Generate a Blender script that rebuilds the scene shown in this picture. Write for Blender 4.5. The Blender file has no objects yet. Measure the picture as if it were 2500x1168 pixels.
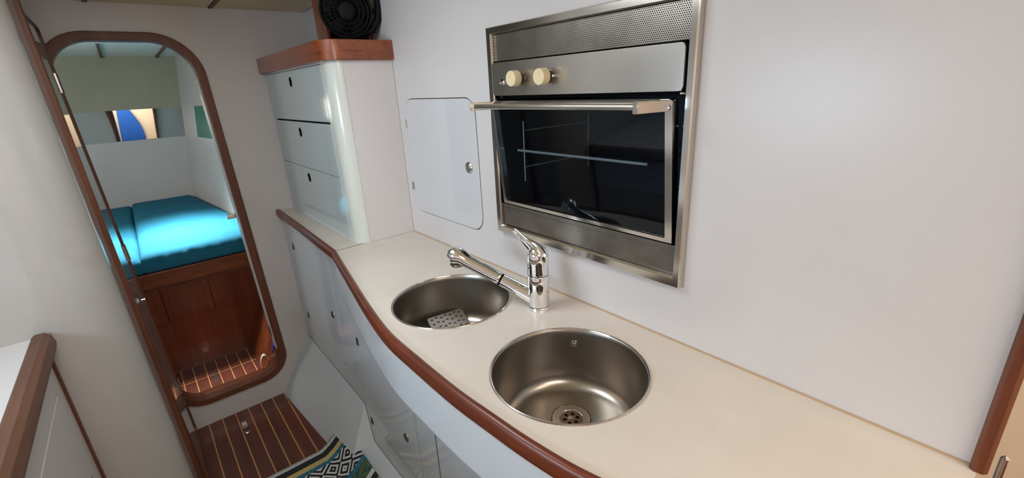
import bpy, bmesh, math, random
from mathutils import Vector, Matrix
random.seed(7)
pi = math.pi
C = bpy.context.scene.collection
scn = bpy.context.scene

# ------------------------------------------------------------------ camera
cam_d = bpy.data.cameras.new('camera')
cam = bpy.data.objects.new('camera', cam_d); C.objects.link(cam)
RX = Vector((0.64510132, 0.76244917, -0.05015523))
DN = Vector((0.21747987, -0.24613989, -0.94451980))
FW = Vector((-0.73249354, 0.59840322, -0.32460252))
m = Matrix.Identity(4)
for i in range(3):
    m[i][0] = RX[i]; m[i][1] = -DN[i]; m[i][2] = -FW[i]
m[0][3], m[1][3], m[2][3] = 0, 0, 1.58
cam.matrix_world = m
cam_d.sensor_width = 36; cam_d.lens = 36*1098/2500.
cam_d.clip_start = 0.01
scn.camera = cam

# ------------------------------------------------------------------ world, lights, exposure
vs = scn.view_settings
vs.view_transform = 'Standard'; vs.look = 'None'; vs.gamma = 1; vs.use_curve_mapping = False
vs.exposure = -0.30
w = bpy.data.worlds.new('sky'); scn.world = w; w.use_nodes = True
nt = w.node_tree; bg = nt.nodes['Background']
sky = nt.nodes.new('ShaderNodeTexSky'); sky.sky_type = 'HOSEK_WILKIE'
sky.sun_direction = Vector((0.3, -0.5, 0.8)).normalized(); sky.turbidity = 3
nt.links.new(sky.outputs[0], bg.inputs[0]); bg.inputs[1].default_value = 1.0

def area(name, loc, target, size, size_y, power, col, spread=180):
    l = bpy.data.lights.new(name, 'AREA'); l.shape = 'RECTANGLE'
    l.size = size; l.size_y = size_y; l.energy = power; l.color = col; l.spread = math.radians(spread)
    o = bpy.data.objects.new(name, l); C.objects.link(o); o.location = loc
    o.rotation_euler = (Vector(target)-Vector(loc)).to_track_quat('-Z', 'Y').to_euler()
    return o
area('daylight_hull_window', (-0.75, -0.97, 1.46), (-0.75, 0.8, 1.2), 0.66, 0.22, 12, (0.64, 0.82, 1.0))
area('galley_aisle_fill', (-1.10, 0.02, 1.94), (-1.30, 0.12, 0), 0.45, 0.45, 9.5, (0.88, 0.95, 1.0))  # added overhead fill for the aisle; the galley ceiling has no hatch
area('daylight_saloon', (1.0, 0.0, 1.93), (0.8, 0.1, 0), 0.9, 1.2, 38, (1.0, 0.92, 0.84))
area('daylight_cabin_hatch', (-3.52, 0.10, 1.93), (-3.50, 0.10, 0), 0.36, 0.40, 17, (1.0, 0.98, 0.95), 56)
area('saloon_recess_fill', (0.55, 0.75, 1.93), (0.5, 1.1, 0.8), 0.3, 0.3, 5, (1.0, 0.86, 0.70))  # added fill to brighten the peach wall; no real lamp there
area('cabin_side_fill', (-3.7, -1.1, 1.45), (-4.2, 0.6, 1.1), 1.2, 0.35, 15, (1.0, 0.92, 0.85))  # added unseen fill that brightens the cabin; that side has no window

# ------------------------------------------------------------------ materials
def ramp(nt, fac, stops):
    r = nt.nodes.new('ShaderNodeValToRGB'); nt.links.new(fac, r.inputs[0])
    e = r.color_ramp.elements
    while len(e) < len(stops): e.new(0.5)
    for x, (p, c) in zip(e, stops):
        x.position = p; x.color = (*c, 1) if len(c) == 3 else c
    return r.outputs[0]
def coords(nt, scale=(1, 1, 1), kind='Object'):
    tc = nt.nodes.new('ShaderNodeTexCoord'); mp = nt.nodes.new('ShaderNodeMapping')
    if kind == 'World':
        g = nt.nodes.new('ShaderNodeNewGeometry'); nt.links.new(g.outputs['Position'], mp.inputs[0])
    else:
        nt.links.new(tc.outputs[kind], mp.inputs[0])
    mp.inputs['Scale'].default_value = scale
    return mp.outputs[0]
def noise(nt, vec, scale, detail=4, rough=0.5, dist=0.0):
    n = nt.nodes.new('ShaderNodeTexNoise'); nt.links.new(vec, n.inputs['Vector'])
    n.inputs['Scale'].default_value = scale; n.inputs['Detail'].default_value = detail
    n.inputs['Roughness'].default_value = rough; n.inputs['Distortion'].default_value = dist
    return n.outputs['Fac']
def bump(nt, b, h, strength, dist=0.002):
    n = nt.nodes.new('ShaderNodeBump'); nt.links.new(h, n.inputs['Height'])
    n.inputs['Strength'].default_value = strength; n.inputs['Distance'].default_value = dist
    nt.links.new(n.outputs[0], b.inputs['Normal'])
def new(name, col=(.8, .8, .8), rough=.5, metal=0., coat=0., ior=1.5):
    mt = bpy.data.materials.new(name); mt.use_nodes = True
    b = mt.node_tree.nodes['Principled BSDF']
    b.inputs['Base Color'].default_value = (*col, 1); b.inputs['Roughness'].default_value = rough
    b.inputs['Metallic'].default_value = metal; b.inputs['Coat Weight'].default_value = coat
    b.inputs['Coat Roughness'].default_value = 0.08; b.inputs['IOR'].default_value = ior
    return mt, mt.node_tree, b
def laminate(name, c, rough, var=0.035, ripple=0.05, rs=6, ior=1.5, coat=0.):
    mt, nt, b = new(name, c, rough, ior=ior, coat=coat)
    v = coords(nt, kind='World')
    f = noise(nt, v, 3.0, 5, .6)
    c2 = tuple(x*(1-var*2) for x in c)
    nt.links.new(ramp(nt, f, [(.35, c2), (.65, c)]), b.inputs['Base Color'])
    bump(nt, b, noise(nt, v, rs, 2), ripple, .01)
    return mt
def wood(name, c1, c2, axis=0, rough=.35, coat=.35, scale=1.):
    mt, nt, b = new(name, c1, rough, coat=coat)
    s = [22*scale]*3; s[axis] = 1.6*scale
    v = coords(nt, s, 'World')
    f = noise(nt, v, 3.2, 8, .62, .6)
    f2 = noise(nt, coords(nt, tuple(x*.3 for x in s), 'World'), 2.2, 3, .5)
    mx = nt.nodes.new('ShaderNodeMath'); mx.operation = 'ADD'; nt.links.new(f, mx.inputs[0]); nt.links.new(f2, mx.inputs[1])
    mh = nt.nodes.new('ShaderNodeMath'); mh.operation = 'MULTIPLY'; nt.links.new(mx.outputs[0], mh.inputs[0]); mh.inputs[1].default_value = .5
    mid = tuple((a+b_)/2 for a, b_ in zip(c1, c2))
    nt.links.new(ramp(nt, mh.outputs[0], [(.36, c2), (.5, mid), (.62, c1)]), b.inputs['Base Color'])
    bump(nt, b, f, .12, .001)
    return mt
def steel(name, c=(.56, .53, .50), rough=.28, axis=0, aniso=.5, stain=True):
    mt, nt, b = new(name, c, rough, 1.0)
    s = [260]*3; s[axis] = 3
    f = noise(nt, coords(nt, s), 1.5, 3)
    g = noise(nt, coords(nt, kind='World'), 4, 3, .5)
    if stain:
        nt.links.new(ramp(nt, g, [(.3, tuple(x*.9 for x in c)), (.62, c)]), b.inputs['Base Color'])
    mr = nt.nodes.new('ShaderNodeMapRange'); nt.links.new(g, mr.inputs[0])
    mr.inputs[3].default_value = rough*.92; mr.inputs[4].default_value = rough*1.1
    nt.links.new(mr.outputs[0], b.inputs['Roughness'])
    bump(nt, b, f, .03, .0003)
    return mt

WALL = laminate('white_laminate_wall', (.66, .63, .625), .33, .02, .03, 2.5)
BULK = laminate('offwhite_bulkhead', (.56, .525, .505), .38, .03, .05, 4)
CAB = laminate('glossy_white_cabinet', (.64, .68, .71), .09, .015, .025, 3)
DRAWM = laminate('pale_drawer_front', (.50, .56, .56), .09, .015, .02, 3)
CABS = laminate('white_cabinet_side', (.66, .62, .61), .3, .015, .03, 4)
POST = laminate('cream_corner_post', (.66, .68, .63), .16, .02, .02, 5)
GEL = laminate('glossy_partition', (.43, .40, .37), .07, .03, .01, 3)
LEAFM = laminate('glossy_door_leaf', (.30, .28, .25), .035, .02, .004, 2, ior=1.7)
CEILM = laminate('beige_headlining', (.82, .70, .44), .7, .06, .3, 60)
CABUP = laminate('greygreen_headlining', (.42, .41, .30), .75, .04, .2, 60)
CABCEIL = laminate('pale_cabin_ceiling', (.70, .70, .62), .7, .04, .2, 60)
CABLOW = laminate('pale_cabin_wall', (.62, .61, .59), .45, .03, .05, 5)
PEACH = laminate('peach_saloon_wall', (.90, .74, .56), .5, .02, .03, 4)
WOOD = wood('varnished_mahogany', (.20, .048, .015), (.09, .020, .007), 0)
WOODZ = wood('varnished_mahogany_upright', (.20, .048, .015), (.09, .020, .007), 2)
WOODY = wood('varnished_mahogany_cross', (.26, .070, .022), (.12, .028, .010), 1)
WOODD = wood('dark_frame_mahogany', (.165, .048, .018), (.085, .024, .009), 2, .5, .0)
RAILM = wood('satin_brown_rail', (.155, .068, .038), (.085, .036, .021), 0, .5, .0)
BEDW = wood('mahogany_panel', (.20, .044, .013), (.11, .022, .007), 2, .32, .3, .6)
PLANK = wood('mahogany_plank', (.15, .036, .018), (.08, .018, .010), 0, .34, .15, .9)
STRIPE, _, _ = new('maple_inlay', (.55, .25, .09), .4)
STEEL = steel('brushed_steel', (.60, .57, .53), .27)
STEELZ = steel('brushed_steel_trim', (.66, .64, .61), .16, 2)
CHROME, _, _ = new('chrome', (.88, .88, .90), .035, 1.0)
HINGEM, _, _ = new('dark_hinge_shaded_wire', (.05, .048, .045), .45, .6)
BRONZE, _, _ = new('dull_nickel', (.30, .28, .24), .3, 1.0)
BLACK, _, _ = new('black_gap', (.006, .006, .006), .6)
BPLAS, _, _ = new('black_plastic', (.003, .0035, .0035), .6)
ENAMEL, _, _ = new('black_enamel', (.010, .014, .020), .4)
BLACK.node_tree.nodes['Principled BSDF'].inputs['Specular IOR Level'].default_value = .02
BPLAS.node_tree.nodes['Principled BSDF'].inputs['Specular IOR Level'].default_value = .2
KNOB, _, _ = new('cream_plastic', (.80, .66, .42), .35)
WHITEP, _, _ = new('white_plastic', (.7, .7, .68), .4)
SEAL, _, _ = new('tan_sealant', (.50, .34, .20), .6)
TEALP, _, _ = new('teal_panel', (.035, .24, .19), .15)
BLUE, _, _ = new('blue_cloth', (.01, .12, .55), .6)
PURPLE, _, _ = new('purple_fabric', (.12, .06, .55), .6)
RUST, _, _ = new('rust', (.10, .03, .012), .7)
ROD, _, _ = new('dull_oven_rod', (.60, .50, .38), .5, .2)

def counter_mat():
    mt, nt, b = new('cream_counter_laminate', (.66, .60, .54), .34)
    v = coords(nt, kind='World')
    f = noise(nt, v, 2.2, 6, .65)
    base = ramp(nt, f, [(.3, (.62, .555, .49)), (.7, (.72, .655, .585))])
    vo = nt.nodes.new('ShaderNodeTexVoronoi'); nt.links.new(v, vo.inputs['Vector']); vo.inputs['Scale'].default_value = 7
    sp = ramp(nt, vo.outputs['Distance'], [(.0, (1, 1, 1)), (.010, (1, 1, 1)), (.016, (0, 0, 0))])
    mx = nt.nodes.new('ShaderNodeMix'); mx.data_type = 'RGBA'
    nt.links.new(sp, mx.inputs[0]); nt.links.new(base, mx.inputs[6]); mx.inputs[7].default_value = (.16, .10, .06, 1)
    nt.links.new(mx.outputs[2], b.inputs['Base Color'])
    bump(nt, b, noise(nt, v, 140, 3), .05, .0008)
    return mt
COUNTER = counter_mat()

def mesh_mat():
    """perforated steel: hexagonal lattice of dark holes"""
    mt, nt, b = new('perforated_steel', (.5, .47, .43), .35, .9)
    g = nt.nodes.new('ShaderNodeNewGeometry'); sx = nt.nodes.new('ShaderNodeSeparateXYZ')
    nt.links.new(g.outputs['Position'], sx.inputs[0])
    def ma(op, a, bb=None):
        n = nt.nodes.new('ShaderNodeMath'); n.operation = op
        for i, q in enumerate((a, bb)):
            if q is None: continue
            if isinstance(q, (int, float)): n.inputs[i].default_value = q
            else: nt.links.new(q, n.inputs[i])
        return n.outputs[0]
    p = .0042
    def cell(ox, oz):
        u = ma('SUBTRACT', ma('FRACT', ma('ADD', ma('DIVIDE', sx.outputs[0], p), 100+ox)), .5)
        v = ma('SUBTRACT', ma('FRACT', ma('ADD', ma('DIVIDE', sx.outputs[2], p*1.732), 100+oz)), .5)
        v = ma('MULTIPLY', v, 1.732)
        return ma('SQRT', ma('ADD', ma('MULTIPLY', u, u), ma('MULTIPLY', v, v)))
    d = ma('MINIMUM', cell(0, 0), cell(.5, .5))
    hole = ma('LESS_THAN', d, .33)
    nz = noise(nt, coords(nt, kind='World'), 8, 5, .6)
    base = ramp(nt, nz, [(.3, (.30, .26, .22)), (.65, (.52, .48, .43))])
    mx = nt.nodes.new('ShaderNodeMix'); mx.data_type = 'RGBA'
    nt.links.new(hole, mx.inputs[0]); nt.links.new(base, mx.inputs[6]); mx.inputs[7].default_value = (.008, .007, .006, 1)
    nt.links.new(mx.outputs[2], b.inputs['Base Color'])
    nt.links.new(ma('SUBTRACT', .9, ma('MULTIPLY', hole, .9)), b.inputs['Metallic'])
    nt.links.new(ma('ADD', .3, ma('MULTIPLY', hole, .6)), b.inputs['Roughness'])
    return mt
PERF = mesh_mat()

def glass_mat():
    mt = bpy.data.materials.new('smoked_oven_glass'); mt.use_nodes = True; nt = mt.node_tree
    for n in list(nt.nodes): nt.nodes.remove(n)
    out = nt.nodes.new('ShaderNodeOutputMaterial'); mix = nt.nodes.new('ShaderNodeMixShader')
    tr = nt.nodes.new('ShaderNodeBsdfTransparent'); tr.inputs[0].default_value = (.66, .74, .82, 1)
    gl = nt.nodes.new('ShaderNodeBsdfGlossy'); gl.inputs[0].default_value = (.75, .80, .85, 1); gl.inputs['Roughness'].default_value = .03
    fr = nt.nodes.new('ShaderNodeFresnel'); fr.inputs[0].default_value = 1.45
    ge = nt.nodes.new('ShaderNodeNewGeometry'); inv = nt.nodes.new('ShaderNodeMath'); inv.operation = 'SUBTRACT'; inv.inputs[0].default_value = 1
    nt.links.new(ge.outputs['Backfacing'], inv.inputs[1])
    mu = nt.nodes.new('ShaderNodeMath'); mu.operation = 'MULTIPLY'; nt.links.new(fr.outputs[0], mu.inputs[0]); nt.links.new(inv.outputs[0], mu.inputs[1])
    nt.links.new(mu.outputs[0], mix.inputs[0]); nt.links.new(tr.outputs[0], mix.inputs[1]); nt.links.new(gl.outputs[0], mix.inputs[2])
    nt.links.new(mix.outputs[0], out.inputs[0])
    return mt
GLASS = glass_mat()

def cloth_mat():
    mt, nt, b = new('teal_cushion_cloth', (.02, .23, .32), .85)
    b.inputs['Specular IOR Level'].default_value = .2
    v = coords(nt, kind='World')
    f = noise(nt, v, 4, 4)
    nt.links.new(ramp(nt, f, [(.3, (.016, .15, .24)), (.7, (.022, .185, .29))]), b.inputs['Base Color'])
    bump(nt, b, noise(nt, v, 500, 2), .15, .0008)
    return mt
CLOTH = cloth_mat()

def mirror_mat():
    mt, nt, b = new('wavy_mirror_acrylic', (.80, .83, .80), .02, 1.0)
    bump(nt, b, noise(nt, coords(nt, (1, 1, .45), 'World'), 4.0, 0, .2), .55, .010)
    return mt
MIRROR = mirror_mat()

def mat_mat():
    """woven runner: UV u across the pattern bands (metres), v along the edge (metres)"""
    mt, nt, b = new('woven_runner', (.1, .1, .1), .9)
    uv = nt.nodes.new('ShaderNodeUVMap'); sx = nt.nodes.new('ShaderNodeSeparateXYZ'); nt.links.new(uv.outputs[0], sx.inputs[0])
    U, V = sx.outputs[0], sx.outputs[1]
    def ma(op, a, bb=None, c=None):
        n = nt.nodes.new('ShaderNodeMath'); n.operation = op
        for i, q in enumerate((a, bb, c)):
            if q is None: continue
            if isinstance(q, (int, float)): n.inputs[i].default_value = q
            else: nt.links.new(q, n.inputs[i])
        return n.outputs[0]
    def mix(f, a, c):
        n = nt.nodes.new('ShaderNodeMix'); n.data_type = 'RGBA'; nt.links.new(f, n.inputs[0])
        for i, q in ((6, a), (7, c)):
            if isinstance(q, tuple): n.inputs[i].default_value = (*q, 1)
            else: nt.links.new(q, n.inputs[i])
        return n.outputs[2]
    nz = noise(nt, coords(nt, kind='UV'), 240, 2)
    u = ma('ADD', U, ma('MULTIPLY', ma('SUBTRACT', nz, .5), .004))
    P = .092
    dv = ma('ABSOLUTE', ma('SUBTRACT', ma('FRACT', ma('ADD', ma('DIVIDE', V, P), 50.)), .5))
    du = ma('ABSOLUTE', ma('SUBTRACT', ma('FRACT', ma('ADD', ma('DIVIDE', ma('SUBTRACT', u, .108), P), 50.)), .5))
    dd = ma('ADD', du, dv)
    st = ma('LESS_THAN', ma('FRACT', ma('ADD', ma('MULTIPLY', dd, 3.4), .22)), .45)
    dia = mix(st, (.012, .012, .02), (.62, .62, .60))
    grn = ramp(nt, noise(nt, coords(nt, kind='UV'), 60, 2), [(.35, (.01, .05, .09)), (.6, (.09, .14, .03))])
    teal = ramp(nt, noise(nt, coords(nt, kind='UV'), 90, 2), [(.35, (.01, .06, .10)), (.6, (.03, .20, .28))])
    per = ma('MODULO', u, .34)
    col = mix(ma('GREATER_THAN', per, .024), (.58, .56, .53), (.015, .017, .02))
    col = mix(ma('GREATER_THAN', per, .058), col, (.52, .38, .14))
    col = mix(ma('GREATER_THAN', per, .086), col, teal)
    col = mix(ma('GREATER_THAN', per, .108), col, dia)
    col = mix(ma('GREATER_THAN', per, .245), col, teal)
    col = mix(ma('GREATER_THAN', per, .27), col, grn)
    nt.links.new(col, b.inputs['Base Color'])
    wv = nt.nodes.new('ShaderNodeTexWave'); wv.inputs['Scale'].default_value = 60
    nt.links.new(coords(nt, kind='UV'), wv.inputs[0]); bump(nt, b, wv.outputs[1], .5, .002)
    return mt
RUG = mat_mat()

# ------------------------------------------------------------------ geometry helpers
class MB:
    def __init__(s): s.v = []; s.f = []
    def add(s, vs_, fs):
        o = len(s.v); s.v += [tuple(p) for p in vs_]; s.f += [tuple(i+o for i in f) for f in fs]; return s
    def box(s, a, b):
        (x0, y0, z0), (x1, y1, z1) = a, b
        return s.add([(x0, y0, z0), (x1, y0, z0), (x1, y1, z0), (x0, y1, z0), (x0, y0, z1), (x1, y0, z1), (x1, y1, z1), (x0, y1, z1)],
                     [(0, 3, 2, 1), (4, 5, 6, 7), (0, 1, 5, 4), (1, 2, 6, 5), (2, 3, 7, 6), (3, 0, 4, 7)])
    def rings(s, rings, close=True, cap=True):
        n = len(rings[0]); vs_ = [p for r in rings for p in r]; fs = []
        for i in range(len(rings)-1):
            for j in range(n if close else n-1):
                k = (j+1) % n
                fs.append((i*n+j, i*n+k, (i+1)*n+k, (i+1)*n+j))
        if cap:
            fs.append(tuple(range(n-1, -1, -1))); fs.append(tuple((len(rings)-1)*n+j for j in range(n)))
        return s.add(vs_, fs)
    def tube(s, pts, r, n=12, cap=True, flat=1.0, up=None):
        pts = [Vector(p) for p in pts]; rs = r if isinstance(r, (list, tuple)) else [r]*len(pts)
        rings = []; prev = None
        for i, p in enumerate(pts):
            t = (pts[min(i+1, len(pts)-1)]-pts[max(i-1, 0)]).normalized()
            if prev is None:
                a = Vector(up) if up else (Vector((0, 0, 1)) if abs(t.z) < .9 else Vector((1, 0, 0)))
                x = t.cross(a).normalized()
            else: x = (prev - t*prev.dot(t)).normalized()
            y = x.cross(t).normalized(); prev = x
            fl = flat[i] if isinstance(flat, (list, tuple)) else flat
            rings.append([p + x*rs[i]*math.cos(2*pi*j/n) + y*rs[i]*fl*math.sin(2*pi*j/n) for j in range(n)])
        return s.rings(rings, True, cap)
    def lathe(s, prof, origin, axis=(0, 0, 1), n=32, cap=True):
        o = Vector(origin); a = Vector(axis).normalized()
        x = a.cross(Vector((0, 0, 1)) if abs(a.z) < .9 else Vector((1, 0, 0))).normalized(); y = a.cross(x)
        rings = [[o + a*h + (x*math.cos(2*pi*j/n)+y*math.sin(2*pi*j/n))*r for j in range(n)] for r, h in prof]
        return s.rings(rings, True, cap)
    def plate(s, outer, holes, f, w0, w1):
        """flat plate with holes: 2-D loops, mapped by f(u,v,w); w0 = front, w1 = back"""
        bm = bmesh.new(); loops = [outer]+list(holes); L = []
        for lp in loops:
            vv = [bm.verts.new((p[0], p[1], 0)) for p in lp]
            for i in range(len(vv)): bm.edges.new((vv[i], vv[(i+1) % len(vv)]))
            L.append(vv)
        bmesh.ops.triangle_fill(bm, use_beauty=True, use_dissolve=False, edges=bm.edges[:], normal=(0, 0, 1))
        bm.verts.index_update()
        vs_ = [(v.co.x, v.co.y) for v in bm.verts]; n = len(vs_)
        fs = [tuple(v.index for v in fc.verts) for fc in bm.faces]
        al = [f(u, v, w0) for u, v in vs_]+[f(u, v, w1) for u, v in vs_]
        ff = list(fs)+[tuple(i+n for i in reversed(t)) for t in fs]
        for vv in L:
            for i in range(len(vv)):
                a, b2 = vv[i].index, vv[(i+1) % len(vv)].index
                ff.append((b2, a, a+n, b2+n))
        bm.free()
        return s.add(al, ff)
    def bar(s, a, b, r, n=8): return s.tube([a, b], r, n)

WL = {}
def obj(name, mb, mat, parent=None, bevel=0., seg=2, angle=35, sub=0, smooth=True, solid=0.):
    c = Vector((0, 0, 0))
    lo = [min(v[i] for v in mb.v) for i in range(3)]; hi = [max(v[i] for v in mb.v) for i in range(3)]
    c = Vector(((lo[0]+hi[0])/2, (lo[1]+hi[1])/2, lo[2]))
    me = bpy.data.meshes.new(name); me.from_pydata([Vector(v)-c for v in mb.v], [], mb.f)
    bm = bmesh.new(); bm.from_mesh(me); bmesh.ops.recalc_face_normals(bm, faces=bm.faces[:])
    if bevel > 0:
        ed = [e for e in bm.edges if len(e.link_faces) == 2 and e.calc_face_angle(0) > math.radians(40)]
        bmesh.ops.bevel(bm, geom=ed, offset=bevel, segments=seg, affect='EDGES', profile=.5, clamp_overlap=True)
    bm.to_mesh(me); bm.free()
    if smooth:
        for p in me.polygons: p.use_smooth = True
        me.set_sharp_from_angle(angle=math.radians(angle))
    me.materials.append(mat)
    o = bpy.data.objects.new(name, me); C.objects.link(o)
    base = Vector((0, 0, 0))
    if parent is not None: o.parent = parent; base = WL[parent.name]
    o.location = c-base; WL[o.name] = c
    if bevel > 0:
        wn_ = o.modifiers.new('wn', 'WEIGHTED_NORMAL'); wn_.keep_sharp = True; wn_.weight = 90
    if sub:
        md = o.modifiers.new('sub', 'SUBSURF'); md.levels = sub; md.render_levels = sub
    if solid:
        md = o.modifiers.new('solid', 'SOLIDIFY'); md.thickness = solid; md.offset = -1
    return o
def dup(o, parent, loc):
    c = o.copy(); C.objects.link(c); c.parent = parent
    base = WL[parent.name] if parent is not None else Vector((0, 0, 0))
    c.location = Vector(loc)-base; WL[c.name] = Vector(loc); return c
def tag(o, label, cat, group=None):
    o['label'] = label; o['category'] = cat
    if group: o['group'] = group
    return o
def thing(name, loc, label, cat, group=None):
    o = bpy.data.objects.new(name, None); C.objects.link(o); o.location = loc; o.empty_display_size = .05
    WL[o.name] = Vector(loc); return tag(o, label, cat, group)
def struct(o, label=None):
    o['kind'] = 'structure'
    if label: o['label'] = label
    return o
def sroot(name, loc, label=None):
    o = bpy.data.objects.new(name, None); C.objects.link(o); o.location = loc; o.empty_display_size = .05
    WL[o.name] = Vector(loc); return struct(o, label)
def rr(u0, v0, u1, v1, r, n=6):
    r = r if isinstance(r, (list, tuple)) else [r]*4     # corners: (u0,v0) (u1,v0) (u1,v1) (u0,v1)
    P = []
    for (cu, cv, a0), q in zip([(u0, v0, pi), (u1, v0, 1.5*pi), (u1, v1, 0), (u0, v1, .5*pi)], r):
        x = cu + q*(1 if cu == u0 else -1); y = cv + q*(1 if cv == v0 else -1)
        if q <= 0: P.append((cu, cv)); continue
        for i in range(n+1):
            a = a0 + .5*pi*i/n; P.append((x+q*math.cos(a), y+q*math.sin(a)))
    return P
def circ(cx, cy, r, n=64): return [(cx+r*math.cos(2*pi*i/n), cy+r*math.sin(2*pi*i/n)) for i in range(n)]
LEAN = .03
LP = .018
def lp_(z): return LP*(1.589-z)
def ln(z): return LEAN*(1.589-z)          # the doorway, the door and the partition lean a little with the hull
W = .81                                    # plane of the long galley wall
XB = -2.5                                  # plane of the bulkhead
fy = lambda y: (lambda u, v, w_: (u, y+w_, v))     # plate facing -Y when w grows with +Y
fz = lambda z: (lambda u, v, w_: (u, v, z+w_))
fx = lambda x: (lambda u, v, w_: (x+w_, u, v))

# ------------------------------------------------------------------ room shell
SY = [-.039+.0603*k for k in range(-4, 10)]
fl = struct(obj('floor', MB().box((XB, -1.0, -.03), (1.6, 1.15, -.006)), PLANK), 'mahogany planked cabin sole with pale inlay stripes')
hw = .0026
pm = None
for k in range(len(SY)-1):
    a = SY[k]+hw; b_ = SY[k+1]-hw
    if pm is None:
        pm = obj('plank', MB().box((XB, a, -.006), (1.5, b_, 0)), PLANK, fl, .0006, 1); p0 = a
        st = obj('inlay_stripe', MB().box((XB, SY[k]-hw, -.006), (1.5, SY[k]+hw, -.0003)), STRIPE, fl)
    else:
        cp = WL[pm.name]; dup(pm, fl, (cp.x, cp.y+(a-p0), cp.z))
        cs = WL[st.name]; dup(st, fl, (cs.x, SY[k], cs.z))
cf = struct(obj('floor', MB().box((-3.19, -1.0, -.03), (XB-.001, .75, -.006)), PLANK), 'planked floor of the sleeping cabin beyond the doorway')
pm = None
for k in range(len(SY)-1):
    a = SY[k]+hw; b_ = SY[k+1]-hw
    if pm is None:
        pm = obj('plank', MB().box((-3.0, a, -.006), (XB-.06, b_, 0)), PLANK, cf, .0006, 1); p0 = a
        pm2 = obj('plank', MB().box((-3.19, a, -.006), (-3.006, b_, 0)), PLANK, cf, .0006, 1)
        st = obj('inlay_stripe', MB().box((-3.19, SY[k]-hw, -.006), (XB-.06, SY[k]+hw, -.0003)), STRIPE, cf)
    else:
        for q in (pm, pm2):
            cp = WL[q.name]; dup(q, cf, (cp.x, cp.y+(a-p0), cp.z))
        cs = WL[st.name]; dup(st, cf, (cs.x, SY[k], cs.z))
obj('cross_stripe', MB().box((-3.006, SY[0]+hw, -.006), (-3.0, SY[-1]-hw, -.0004)), STRIPE, cf)

# long wall with the oven opening and the little hatch opening
HX0, HX1, HZ0, HZ1 = -1.573, -1.130, 1.130, 1.551
OX0, OX1, OZ0, OZ1 = -1.025, -.442, 1.170, 1.718
hatch_hole = rr(HX0, HZ0, HX1, HZ1, .052)
struct(obj('wall_right', MB().plate([(XB, 0), (.03, 0), (.03, 1.97), (XB, 1.97)],
       [hatch_hole, [(OX0, OZ0), (OX1, OZ0), (OX1, OZ1), (OX0, OZ1)]], fy(W), 0, .02), WALL), 'long white laminate galley wall')
# bulkhead with the rounded doorway
def dw(u, v, w_): return (XB+w_, u+ln(v), v)
DY0, DY1, DZ0, DZ1 = -.187, .343, .118, 1.857
ins = .034
door_hole = rr(DY0+.01, DZ0+.01, DY1-.01, DZ1-.01, [.14, .14, .165, .165], 12)
bk = MB().plate([(-1.0-ln(0), -.0), (W-ln(0), -.0), (W-ln(1.97), 1.97), (-1.0-ln(1.97), 1.97)], [door_hole], dw, 0, -.03)
struct(obj('wall_front', bk, BULK), 'white bulkhead pierced by the rounded doorway')
# ceiling in panels with battens
ce = struct(obj('ceiling', MB().box((XB, -1.0, 1.97), (1.6, 1.15, 2.0)), CEILM), 'beige vinyl ceiling')
for i, y in enumerate((-.405, .006, .416)):
    obj('ceiling_batten', MB().box((XB, y-.008, 1.958), (1.5, y+.008, 1.97)), WOODD, ce, .002)
ys = [-1.0, -.413, -.002, .408, .80]
for i in range(4):
    obj('ceiling_panel', MB().box((XB+.001, ys[i]+.017, 1.962), (1.5, ys[i+1]-.001, 1.97)), CEILM, ce, .003)
# rounded partition on the left, satin white
path = [(-1.95, -.142), (-1.78, -.142)]
for i in range(25):
    t = .5*pi*i/24; path.append((-1.78+.12*math.sin(t), -.31+.168*math.cos(t)))
path += [(-1.66, -.6), (-1.66, -.999)]
back = [(-1.69, -.999), (-1.69, -.40), (-1.80, -.20), (-1.95, -.17)]
pl = path+back
part = MB(); part.rings([[(x, y+lp_(z), z) for x, y in pl] for z in (0.0, .5, 1.0, 1.5, 1.97)])
struct(obj('wall_left', part, GEL, angle=30), 'rounded off-white partition on the left')
s0 = MB()
s0.rings([[(x, y+lp_(z), z) for x, y in ((-1.966, -.165), (-1.940, -.165), (-1.940, -.131), (-1.943, -.1285), (-1.962, -.1285), (-1.966, -.131))] for z in (0, 1.0, 1.97)])
struct(obj('trim_1', s0, WOODD), 'dark wooden upright capping the edge of the left partition')
# outer hull wall on the left, behind the photograph's edge, with its window opening
struct(obj('wall_back', MB().plate([(-1.66, 0), (1.6, 0), (1.6, 1.97), (-1.66, 1.97)], [rr(-1.1, 1.34, -.4, 1.58, .05)], fy(-1.0), 0, -.02), WALL))
wn = sroot('window_1', (-.75, -1.0, 1.33))
obj('window_frame', MB().plate(rr(-1.13, 1.31, -.37, 1.61, .07), [rr(-1.1, 1.34, -.4, 1.58, .05)], fy(-.999), 0, .012), STEELZ, wn)
# saloon beyond the galley
struct(obj('wall_saloon', MB().plate([(-1.0, 0), (1.15, 0), (1.15, 1.97), (-1.0, 1.97)], [], fx(1.6), 0, .02), PEACH), 'peach saloon wall')
struct(obj('wall_side', MB().box((-.6, 1.15, 0), (1.6, 1.17, 1.97)), PEACH), 'peach side wall beyond the galley')
d2 = sroot('added_door', (1.59, -.45, 0))  # unseen dark door added to give the chrome something dark to reflect
obj('door_panel', MB().plate(rr(-.75, .02, -.25, 1.8, .05), [], fx(1.57), 0, .03), WOODZ, d2)
jk = MB()  # unseen blue shape added behind the camera for the mirror strip to reflect
jk.rings([[(1.53+.03*math.cos(a)*s, .00+.17*math.sin(a)*t, z) for a in [2*pi*i/16 for i in range(16)]] for z, t, s in ((.85, 1.0, .8), (1.0, 1.05, 1), (1.3, .95, 1.1), (1.55, .9, 1), (1.63, .35, .8), (1.66, .15, .5))])
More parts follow.
